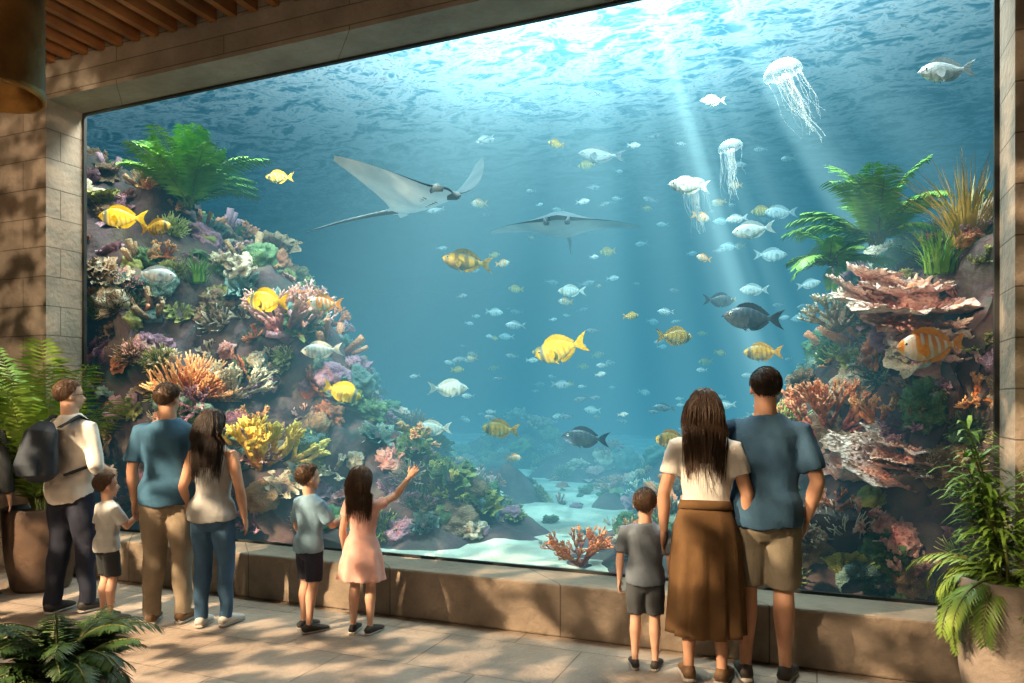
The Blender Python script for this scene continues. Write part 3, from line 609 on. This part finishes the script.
def grass(name,base,n,h,mats,seed,spread=.5,w=.008):
    rr_=random.Random(seed); g=MB()
    for i in range(n):
        a=rr_.random()*6.283; d=V((math.cos(a),math.sin(a),0)); k=rr_.random()*spread; p=V(base)+d*rr_.random()*.12; s=V((-d.y,d.x,0))*w; L_=h*rr_.uniform(.6,1.1)
        vs=[]
        for j in range(5):
            t=j/4; c=p+V((0,0,L_*t))+d*(k*L_*t*t*1.4)+V((0,0,-k*L_*.4*t*t)); vs+=[c-s*(1-t*.9),c+s*(1-t*.9)]
        g.add(vs,[(2*j,2*j+1,2*j+3,2*j+2) for j in range(4)])
    return g.obj(name,mats,False)
frondplant('sea_fern_plant',(-6.45,1.2,3.70),30,1.0,[m_sea,m_stem],1,(.7,1.4),(.5,.95),34,.016,.24)
frondplant('sea_fern_plant',(.42,1.25,2.75),26,.78,[m_sea,m_stem],2,(.5,1.35),(.6,1.1),32,.013,.25)
frondplant('sea_fern_plant',(.12,1.2,2.6),12,.5,[m_sea,m_stem],22,(.2,1.1),(.6,1.2),26,.013,.28)
grass('golden_sea_grass',(.93,.75,2.5),200,.7,[m_grass],3,.8)
grass('golden_sea_grass',(-6.9,1.1,3.8),90,.5,[m_grass],5,.8)
grass('green_sea_grass',(.75,.6,2.4),110,.35,[m_sea],6,.9)
grass('green_sea_grass',(-6.0,.9,2.8),110,.35,[m_sea],7,.9)
# ------------------------------------------------ fish
def fm(name,top,mid,bel,stripe=None,sscale=4,rough=.35,face=None):
    m,nt,b=newmat(name); L=nt.links.new; tc=N(nt,'ShaderNodeTexCoord'); sx=N(nt,'ShaderNodeSeparateXYZ'); L(tc.outputs['Object'],sx.inputs[0])
    mr=N(nt,'ShaderNodeMapRange'); mr.inputs[1].default_value=-.22; mr.inputs[2].default_value=.24; L(sx.outputs[2],mr.inputs[0])
    r=ramp(nt,mr.outputs[0],[(.15,bel),(.5,mid),(.85,top)]); col=r.outputs[0]
    if stripe:
        wv=N(nt,'ShaderNodeTexWave',Scale=sscale,Distortion=3.0); wv.inputs['Detail'].default_value=2; L(tc.outputs['Object'],wv.inputs['Vector'])
        rp=ramp(nt,wv.outputs['Fac'],[(.5,(0,0,0)),(.8,(.8,.8,.8))]); mx=N(nt,'ShaderNodeMix',data_type='RGBA'); L(rp.outputs[0],mx.inputs[0]); L(col,mx.inputs[6]); mx.inputs[7].default_value=(*stripe,1); col=mx.outputs[2]
    if face:
        rp=ramp(nt,sx.outputs[0],[(.20,(0,0,0)),(.24,(.85,.85,.85)),(.29,(.85,.85,.85)),(.33,(0,0,0))]); mx=N(nt,'ShaderNodeMix',data_type='RGBA'); L(rp.outputs[0],mx.inputs[0]); L(col,mx.inputs[6]); mx.inputs[7].default_value=(*face,1); col=mx.outputs[2]
    L(col,b.inputs['Base Color']); b.inputs['Roughness'].default_value=rough
    v=N(nt,'ShaderNodeTexVoronoi',Scale=38); L(tc.outputs['Object'],v.inputs['Vector']); bp=N(nt,'ShaderNodeBump',Strength=.3,Distance=.01); L(v.outputs['Distance'],bp.inputs['Height']); L(bp.outputs[0],b.inputs['Normal'])
    return m
FM={'yellow':fm('fish_yellow',(.74,.46,.01),(1,.68,.015),(1,.82,.22),(.78,.44,.02),3.0,face=(.12,.22,.25)),
'gold':fm('fish_gold',(.24,.18,.03),(1,.56,.04),(.98,.78,.36),(.5,.26,.03),2.6,face=(.08,.08,.06)),
'stripe':fm('fish_striped_dark',(.03,.035,.03),(.78,.48,.04),(.06,.06,.04),(.10,.08,.03),1.6),
'orange':fm('fish_orange',(.90,.24,.02),(1,.36,.04),(.98,.64,.25),(.95,.9,.8),2.6,face=(.95,.9,.85)),
'silver':fm('fish_silver',(.28,.36,.40),(.62,.68,.70),(.88,.9,.9),(.45,.52,.55),2.2),
'pale':fm('fish_pale',(.45,.50,.48),(.8,.78,.70),(.92,.9,.84),(.6,.56,.48),3.2,face=(.35,.33,.3)),
'dark':fm('fish_dark',(.02,.03,.045),(.03,.045,.065),(.10,.12,.14),(.06,.08,.10),3),
'grey':fm('fish_grey',(.10,.15,.18),(.20,.27,.31),(.5,.55,.58))}
m_eyer=mat('fish_eye_ring',(.8,.75,.5),(.8,.75,.5),1,.3,0)
FIN={'yellow':mat('fin_yellow',(.95,.65,.02),(.75,.45,.02),20),'gold':mat('fin_gold',(.85,.45,.04),(.4,.2,.03),20),'stripe':mat('fin_dark_gold',(.45,.3,.03),(.12,.08,.02),20),
'orange':mat('fin_orange',(.95,.42,.05),(.85,.25,.02),20),'silver':mat('fin_silver',(.4,.46,.48),(.3,.36,.38),20),'pale':mat('fin_pale',(.8,.76,.66),(.6,.55,.48),20),'dark':mat('fin_dark',(.025,.035,.05),(.015,.02,.03),20),'grey':mat('fin_grey',(.15,.2,.24),(.1,.14,.17),20)}
def fishmesh(kind,H=.23):
    g=MB(); ns,nr=22,16; prof=[(0,.02),(.04,.28),(.12,.58),(.25,.88),(.4,1),(.55,.93),(.7,.7),(.82,.42),(.9,.24),(.96,.2),(1,.24)]
    wp=[(0,.02),(.06,.45),(.2,.95),(.35,1),(.6,.7),(.8,.3),(1,.06)]
    vs=[]
    def cx(t): return .42-.84*t
    def hz(t): return H*pl(t,prof)
    for i in range(ns+1):
        t=i/ns; h=hz(t); w=.085*pl(t,wp)*(H/.2)**.5
        for k in range(nr):
            a=2*math.pi*k/nr; vs.append((cx(t),w*math.sin(a),h*math.cos(a)-.02*math.sin(math.pi*t)))
    g.add(vs,[(i*nr+k,i*nr+(k+1)%nr,(i+1)*nr+(k+1)%nr,(i+1)*nr+k) for i in range(ns) for k in range(nr)],0)
    n=12; v=[]
    for i in range(n+1):
        s=(i/n-.5)*2; v+=[(-.39,0,s*H*.2-.0),(-.48-.02*abs(s),.004*math.sin(i*2.5),s*H*.62),(-.54-.11*abs(s)**1.5,.008*math.sin(i*2.5),s*H*.95)]
    g.add(v,[(3*i+j,3*i+j+1,3*i+j+4,3*i+j+3) for i in range(n) for j in range(2)],1)
    for sg,t0,t1,hh in ((1,.25,.9,.34),(-1,.52,.9,.36)):
        v=[];n=16
        for i in range(n+1):
            t=lerp(t0,t1,i/n); b0=hz(t)*.9*sg; e=math.sin(math.pi*min(1,(i/n)*.85+.12))**.6*hh*H*(1+.12*(i%2)); v+=[(cx(t),0,b0),(cx(t)-.05,.003*(i%3),b0+sg*(e+.1*hz(t)))]
        g.add(v,[(2*i,2*i+1,2*i+3,2*i+2) for i in range(n)],1)
    for sy in (-1,1):
        v=[(.16,sy*.075,-.03),(.15,sy*.078,-.075)]
        for i in range(6):
            a=math.radians(-50+22*i); v.append((.15-.15*math.cos(math.radians(-55+22*i)),sy*(.10+.03*math.cos(a)),-.06+.12*math.sin(math.radians(-55+22*i))-.02))
        g.add(v,[(0,1,2,3),(0,3,4),(0,4,5),(0,5,6),(0,6,7)],1)
        v=[(.1,sy*.03,-H*.88),(.02,sy*.02,-H*.95),(-.02,sy*.05,-H*1.3)]; g.add(v,[(0,1,2)],1)
        t=.135; g.ell((cx(t),sy*.058*(H/.2)**.5,H*.16),(.028,.014,.028),m=3,nu=10,nv=6); g.ell((cx(t)+.002,sy*.068*(H/.2)**.5,H*.16),(.017,.010,.017),m=2,nu=10,nv=6)
    g.tube([(.425,-.012,-.018),(.432,0,-.012),(.425,.012,-.018)],[.008,.01,.008],6,1)
    return g.mesh('fish_'+kind,[FM[kind],FIN[kind],m_eye,m_eyer])
FME={k:fishmesh(k,{'dark':.19,'grey':.15,'silver':.18,'stripe':.19,'pale':.19,'yellow':.22}.get(k,.21)) for k in FM}
SR=22.4
def fish(name,kind,loc,ln,face,tilt=0,yaw=0,parent=None):
    o=link(name,FME[kind],parent,loc); o.scale=(ln,)*3
    a=(SR if face>0 else SR+180)+yaw; o.rotation_euler=Euler((0,math.radians(-tilt),math.radians(a))); return o
for a in [('yellow_tang','yellow',(-6.36,.25,3.37),.42,-1,0,15),('butterfly_fish','gold',(-5.98,.39,3.27),.32,1,5,-10),('butterfly_fish','gold',(-5.55,1.6,4.05),.3,-1,0,0),
 ('silver_fish','silver',(-5.88,.3,2.78),.38,1,-5,10),('yellow_tang','yellow',(-4.78,.5,2.5),.42,-1,5,-15),('butterfly_fish','pale',(-4.47,.9,2.05),.37,-1,-4,12),
 ('yellow_tang','yellow',(-4.15,.9,1.64),.37,1,-18,0),('butterfly_fish','orange',(-4.5,1.0,2.52),.33,-1,0,20),('striped_fish','stripe',(-3.11,1.3,2.89),.46,-1,8,0),
 ('yellow_tang','yellow',(-2.14,1.2,2.01),.47,-1,-14,-20),('yellow_tang','gold',(-2.88,1.6,1.29),.35,-1,5,10),('silver_fish','pale',(-3.68,2.2,1.70),.42,1,0,0),
 ('silver_fish','pale',(-3.95,2.2,1.26),.38,-1,0,15),('butterfly_fish','orange',(-3.06,2.5,.94),.17,1,0,0),('dark_surgeonfish','dark',(-2.03,1.6,1.22),.42,-1,5,0),
 ('yellow_tang','gold',(-1.14,1.2,1.24),.3,-1,0,10),('silver_fish','pale',(-2.6,3,2.81),.3,-1,0,0),('grey_reef_fish','grey',(-2.05,2.2,4.04),.45,-1,3,0),
 ('grey_reef_fish','grey',(-2.6,4,4.25),.2,1,0,0),('butterfly_fish','gold',(-1.14,1.6,2.13),.33,1,0,15),('butterfly_fish','gold',(-.44,1.4,1.96),.3,-1,0,-10),
 ('dark_surgeonfish','dark',(-.51,1.1,2.22),.46,-1,4,0),('dark_surgeonfish','dark',(-.83,2.2,2.51),.3,1,0,10),('silver_fish','silver',(-.61,2.8,2.68),.28,-1,0,0),
 ('silver_fish','silver',(-.55,1.8,3.06),.36,-1,-8,0),('silver_fish','silver',(-.43,3.4,3.13),.34,1,0,0),('grey_reef_fish','silver',(-.4,3.6,3.63),.34,-1,0,0),
 ('clown_triggerfish','orange',(.62,.22,1.90),.42,-1,-3,0),('silver_fish','silver',(.80,.9,3.86),.38,-1,-4,0),('silver_fish','pale',(-.96,2.4,4.49),.24,-1,0,0),
 ('silver_fish','pale',(-1.06,1.5,3.43),.34,-1,4,0)]:
    fish(*a)
school=empty('fish_school')
for i in range(150):
    y=R.uniform(2.4,6.5); fish('small_fish',R.choice(('silver','grey','grey','silver','silver','gold','orange')),(R.uniform(-4.6,.2)-(.25*(y-3)),y,R.uniform(1.2,4.7)),R.uniform(.10,.24),R.choice((-1,1)),R.uniform(-12,12),R.uniform(-30,30),school)
# rays
def raymesh(name,span,chord,curlL,curlR,tail,tdrop,mt,mbm,tlat=0,thick=.085):
    g=MB(); nv_,nu=40,14; top=[];bot=[]
    for j in range(nv_+1):
        v=(j/nv_-.5)*2; a=abs(v); le=chord*(.5-.12*a-.62*a**2.4+.1*math.exp(-(v*9)**2)); te=chord*(-.5+.42*a**.6-.28*a**3 -.06*math.exp(-(v*6)**2))
        if a>.999: te=le
        cu=(curlR if v<0 else curlL)*a**1.8
        for i in range(nu+1):
            u=i/nu; x=lerp(le,te,u); th=thick*span*(math.exp(-(v*3.2)**2)+.16*(1-a))*math.sin(math.pi*min(1,u*.92+.03))**.7
            yy=v*span*(1-.12*a*a)
            top.append((x,yy,cu+th*.75)); bot.append((x,yy,cu-th*.55))
    fs=[(j*(nu+1)+i,j*(nu+1)+i+1,(j+1)*(nu+1)+i+1,(j+1)*(nu+1)+i) for j in range(nv_) for i in range(nu)]
    g.add(top,fs,0); g.add(bot,[f[::-1] for f in fs],1)
    g.tube([(-chord*.42-tail*t,tlat*t+.02*math.sin(t*5),-tdrop*t**1.5) for t in [k/10 for k in range(11)]],[.035*(1-.9*k/10) for k in range(11)],8,0)
    for s in (-1,1):
        g.tube([(chord*.46,s*.10*span,0),(chord*.6,s*.13*span,-.03),(chord*.7,s*.10*span,-.07)],[(.02,.05),(.015,.045),(.006,.02)],8,0,side=(0,1,0))
        g.ell((chord*.42,s*.12*span,.03),(.025,.02,.025),m=2,nu=8,nv=6)
        for k in range(5):
            x=chord*(.28-.05*k); g.tube([(x,s*.05*span,-.062*span*.75),(x-.01,s*.09*span,-.052*span*.75)],[.005,.003],4,2)
        g.add([(-chord*.40,s*.02,-.01),(-chord*.42,s*.12*span,-.01),(-chord*.58,s*.10*span,-.02),(-chord*.5,s*.02,-.01)],[(0,1,2,3)],1)
    return g.obj(name,[mt,mbm,m_eye])
m_rt=mat('ray_back',(.10,.14,.16),(.05,.075,.09),3,.5,.2); m_rb=mat('ray_belly',(.95,.96,.95),(.62,.68,.70),3,.5,.1); m_rg=mat('ray_grey',(.5,.56,.58),(.3,.37,.4),3,.5,.2)
o=raymesh('manta_ray',1.05,1.0,.95,.27,.9,.30,m_rt,m_rb,-.70); o.location=(-3.42,1.0,3.40); o.scale=(.84,.84,.84); o.rotation_euler=Euler((math.radians(-9),math.radians(-1),math.radians(-30)))
o=raymesh('stingray',1.0,.8,.0,.0,.9,.1,m_rt,m_rg,0,.17); o.location=(-2.32,1.9,3.27); o.scale=(.88,.88,.88); o.rotation_euler=Euler((math.radians(0),math.radians(2),math.radians(-78)))
# jellyfish
m,nt,b=newmat('jelly_white'); b.inputs['Roughness'].default_value=.3; b.inputs['Alpha'].default_value=.27
n=N(nt,'ShaderNodeTexNoise',Scale=9); r=ramp(nt,n.outputs['Fac'],[(.3,(.85,.9,.95)),(.7,(.98,.93,.9))]); nt.links.new(r.outputs[0],b.inputs['Base Color']); m_jel=m
def jelly(loc,s,drift,seed,ln=1.0):
    rr_=random.Random(seed); g=MB(); nr,na=12,40; vs=[];fs=[]
    for j in range(nr+1):
        ph=math.pi*.56*j/nr
        for k in range(na):
            th=2*math.pi*k/na; r=1+.05*math.cos(8*th)*(j/nr)**2; vs.append((math.sin(ph)*math.cos(th)*.5*r,math.sin(ph)*math.sin(th)*.5*r,.38*math.cos(ph)*1+.04*math.cos(8*th)*(j/nr)**4))
    for j in range(nr):
        for k in range(na): fs.append((j*na+k,(j+1)*na+k,(j+1)*na+(k+1)%na,j*na+(k+1)%na))
    g.add(vs,fs)
    for i in range(26):
        a=rr_.random()*6.283; rad=.45 if i%2 else .12; p=V((math.cos(a)*rad,math.sin(a)*rad,-.05)); pts=[]; L_=rr_.uniform(1.2,2.4)*ln
        for k in range(12):
            t=k/11; pts.append(p+V((drift[0]*t*L_+.06*math.sin(7*t+i)*t*2,drift[1]*t*L_+.05*math.cos(6*t+i*2)*t,-L_*t)))
        w=.012 if i%2 else .04; g.tube(pts,[w*(1-.75*k/11)*(1+.4*math.sin(k*2.3)) for k in range(12)],5)
    o=g.obj('jellyfish',[m_jel],True,None,loc); o.scale=(s,s,s); o.rotation_euler=(.15,-.2,0)
jelly((-.25,1.2,4.14),.29,(.25,.05),1,.85); jelly((-.71,1.8,3.80),.21,(-.15,0),2,.9); jelly((-1.02,1.7,3.46),.22,(.0,.1),3,.8)
# ------------------------------------------------ potted plants, lamp
def pot(name,loc,r,h,m):
    g=MB(); P=[(.70,0),(.78,.05),(.92,.35),(1,.8),(1.0,.97),(.97,1),(.9,1),(.88,.93)]
    n=40; vs=[(r*a*math.cos(2*math.pi*k/n),r*a*math.sin(2*math.pi*k/n),h*z) for a,z in P for k in range(n)]
    g.add(vs,[(i*n+k,i*n+(k+1)%n,(i+1)*n+(k+1)%n,(i+1)*n+k) for i in range(len(P)-1) for k in range(n)]+[tuple(range(n-1,-1,-1))],0)
    g.add([(r*.89*math.cos(2*math.pi*k/n),r*.89*math.sin(2*math.pi*k/n),h*.94) for k in range(n)],[tuple(range(n))],1)
    return g.obj('pot',[m,m_soil],True,name,loc)
m_soil=mat('potting_soil',(.04,.028,.02),(.02,.014,.01),30,1,.8)
m_potb=mat('brown_planter',(.10,.065,.045),(.06,.04,.03),5,.5); m_potg=mat('concrete_planter',(.36,.30,.25),(.22,.185,.155),7,.8,.5)
e=empty('potted_palm'); pot(e,(-5.98,-.80,0),.28,.68,m_potb)
frondplant('fronds',(-5.98,-.80,.64),34,1.5,[m_leaf,m_stem],5,(.98,1.36),(.35,.8),38,.015,.22,e,(-3.3,.15))
e=empty('potted_bamboo'); pot(e,(.88,-.77,0),.25,.7,m_potg)
g=MB(); rr_=random.Random(4)
for i in range(18):
    a=rr_.uniform(-3.6,.5); lf=math.cos(a)<.1; b0=V((.90+.1*math.cos(a),-.77+.1*math.sin(a),.64)); d=V((math.cos(a)*.22+(0 if lf else .05),math.sin(a)*.20,1)); hgt=rr_.uniform(.45,.9) if lf else rr_.uniform(.9,1.5); pts=[b0+V((d.x*hgt*t*t,d.y*hgt*t*t,hgt*t)) for t in [k/8 for k in range(9)]]
    g.tube(pts,[.008*(1-.6*k/8) for k in range(9)],5,1)
    for k in range(62):
        t=rr_.uniform(.15,1)*8; j=min(int(t),7); p=pts[j].lerp(pts[j+1],t-j); az=rr_.random()*6.283; dr=V((math.cos(az),math.sin(az)*.8,rr_.uniform(-.1,.8))).normalized(); L_=rr_.uniform(.11,.22); s=dr.cross(V((0,0,1))).normalized()*.012
        m1=p+dr*L_*.4; m2=p+dr*L_*.75+V((0,0,-.12*L_)); g.add([p,m1+s,m2+s*.7,p+dr*L_+V((0,0,-.35*L_)),m2-s*.7,m1-s],[(0,1,5),(1,2,4,5),(2,3,4)],0)
g.obj('leaves',[m_bam,m_stem],False,e)
frondplant('trailing_fern',(.88,-.77,.68),34,.50,[m_leaf,m_stem],9,(-.1,.8),(1.1,1.7),24,.010,.2,e,(-3.6,.4))
e=empty('potted_fern'); pot(e,(-3.12,-2.73,0),.22,.34,m_potb)
frondplant('fronds',(-3.12,-2.73,.3),60,.5,[m_leafd,m_stem],12,(.2,1.3),(.7,1.3),30,.009,.22,e)
m_brass=mat('brushed_brass',(.46,.26,.08),(.18,.095,.03),5,.38,.35,metal=.7)
g=MB(); n=40; P=[(.03,.75),(.19,.72),(.2,.70),(.2,.04),(.205,.03),(.205,0),(.19,0),(.19,.65)]
g.add([(a*math.cos(2*math.pi*k/n),a*math.sin(2*math.pi*k/n),z) for a,z in P for k in range(n)],[(i*n+k,i*n+(k+1)%n,(i+1)*n+(k+1)%n,(i+1)*n+k) for i in range(len(P)-1) for k in range(n)])
g.tube([(0,0,.72),(0,0,1.9)],[.012,.012],8); g.tube([(0,0,1.86),(0,0,1.9)],[.07,.07],20)
g.obj('brass_pendant_lamp',[m_brass],True,None,(-3.12,-3.04,2.80))
# ------------------------------------------------ lights
w=bpy.data.worlds.new('world'); sc.world=w; w.use_nodes=True; w.node_tree.nodes['Background'].inputs[0].default_value=(.5,.8,1,1); w.node_tree.nodes['Background'].inputs[1].default_value=.35
def light(name,kind,loc,energy,col,target=None,**k):
    l=bpy.data.lights.new(name,kind); l.energy=energy; l.color=col
    for a,b_ in k.items(): setattr(l,a,b_)
    o=bpy.data.objects.new(name,l); bpy.context.collection.objects.link(o); o.location=loc
    if target: o.rotation_euler=(V(target)-V(loc)).to_track_quat('-Z','Y').to_euler()
    return o
light('sun_lamp','SUN',(-2,4,12),13,(1,.95,.85),(-2.3,4.9,0),angle=.03)
light('added_reef_fill_left','AREA',(-5.2,.6,5.2),380,(1,.91,.76),(-5.4,1.6,1.5),shape='RECTANGLE',size=3.0,size_y=.3)  # unseen lamp added above the window to brighten the left reef
light('added_reef_fill_right','AREA',(-.4,.6,5.2),450,(1,.91,.78),(.3,1.2,1.2),shape='RECTANGLE',size=2.4,size_y=.3)  # its unseen counterpart, added to brighten the right reef
light('added_ray_uplight','SPOT',(-3.3,.7,.6),130,(.85,.97,1),(-3.5,1.1,3.4),spot_size=.7,spot_blend=.6,shadow_soft_size=.04)  # added spot that brightens the manta's underside from below
light('added_ray_uplight','SPOT',(-2.2,1.3,.6),90,(.85,.97,1),(-2.35,1.9,3.3),spot_size=.6,spot_blend=.6,shadow_soft_size=.04)  # second added spot, brightens the stingray from below
def gobo(l,scale,lo,hi):
    d=l.data; d.use_nodes=True; nt=d.node_tree; em=[n for n in nt.nodes if n.type=='EMISSION'][0]
    tc=N(nt,'ShaderNodeTexCoord'); n=N(nt,'ShaderNodeTexNoise',Scale=scale,Detail=2); nt.links.new(tc.outputs['Normal'],n.inputs['Vector'])
    r=ramp(nt,n.outputs['Fac'],[(lo,(.05,.05,.05)),(hi,(1,1,1))]); nt.links.new(r.outputs[0],em.inputs['Strength'])
g1=light('warm_spot_floor','SPOT',(-5.6,-5.6,4.4),6800,(1,.72,.44),(-2.7,-1.6,0),spot_size=1.45,spot_blend=.5,shadow_soft_size=.03); gobo(g1,30,.49,.57)
g2=light('warm_spot_wall','SPOT',(-4.2,-4.5,4.3),1200,(1,.74,.48),(-7.0,-.4,2.4),spot_size=1.0,spot_blend=.5,shadow_soft_size=.03); gobo(g2,24,.42,.6)
g3=light('warm_spot_right','SPOT',(-2.2,-5.2,4.4),1500,(1,.74,.48),(.3,-.8,.6),spot_size=.8,spot_blend=.6,shadow_soft_size=.03); gobo(g3,26,.47,.58)
light('added_slat_wash','SPOT',(-2,-6.5,3.2),450,(1,.62,.32),(-6.5,-1.8,4.7),spot_size=.7,spot_blend=.8,shadow_soft_size=.1)  # off-frame spot added to brighten the slats
light('added_room_fill','AREA',(-2.5,-6.5,4.5),105,(1,.78,.56),(-2.8,-1,.8),size=3)  # added fill that lifts the whole room, there is no ceiling panel
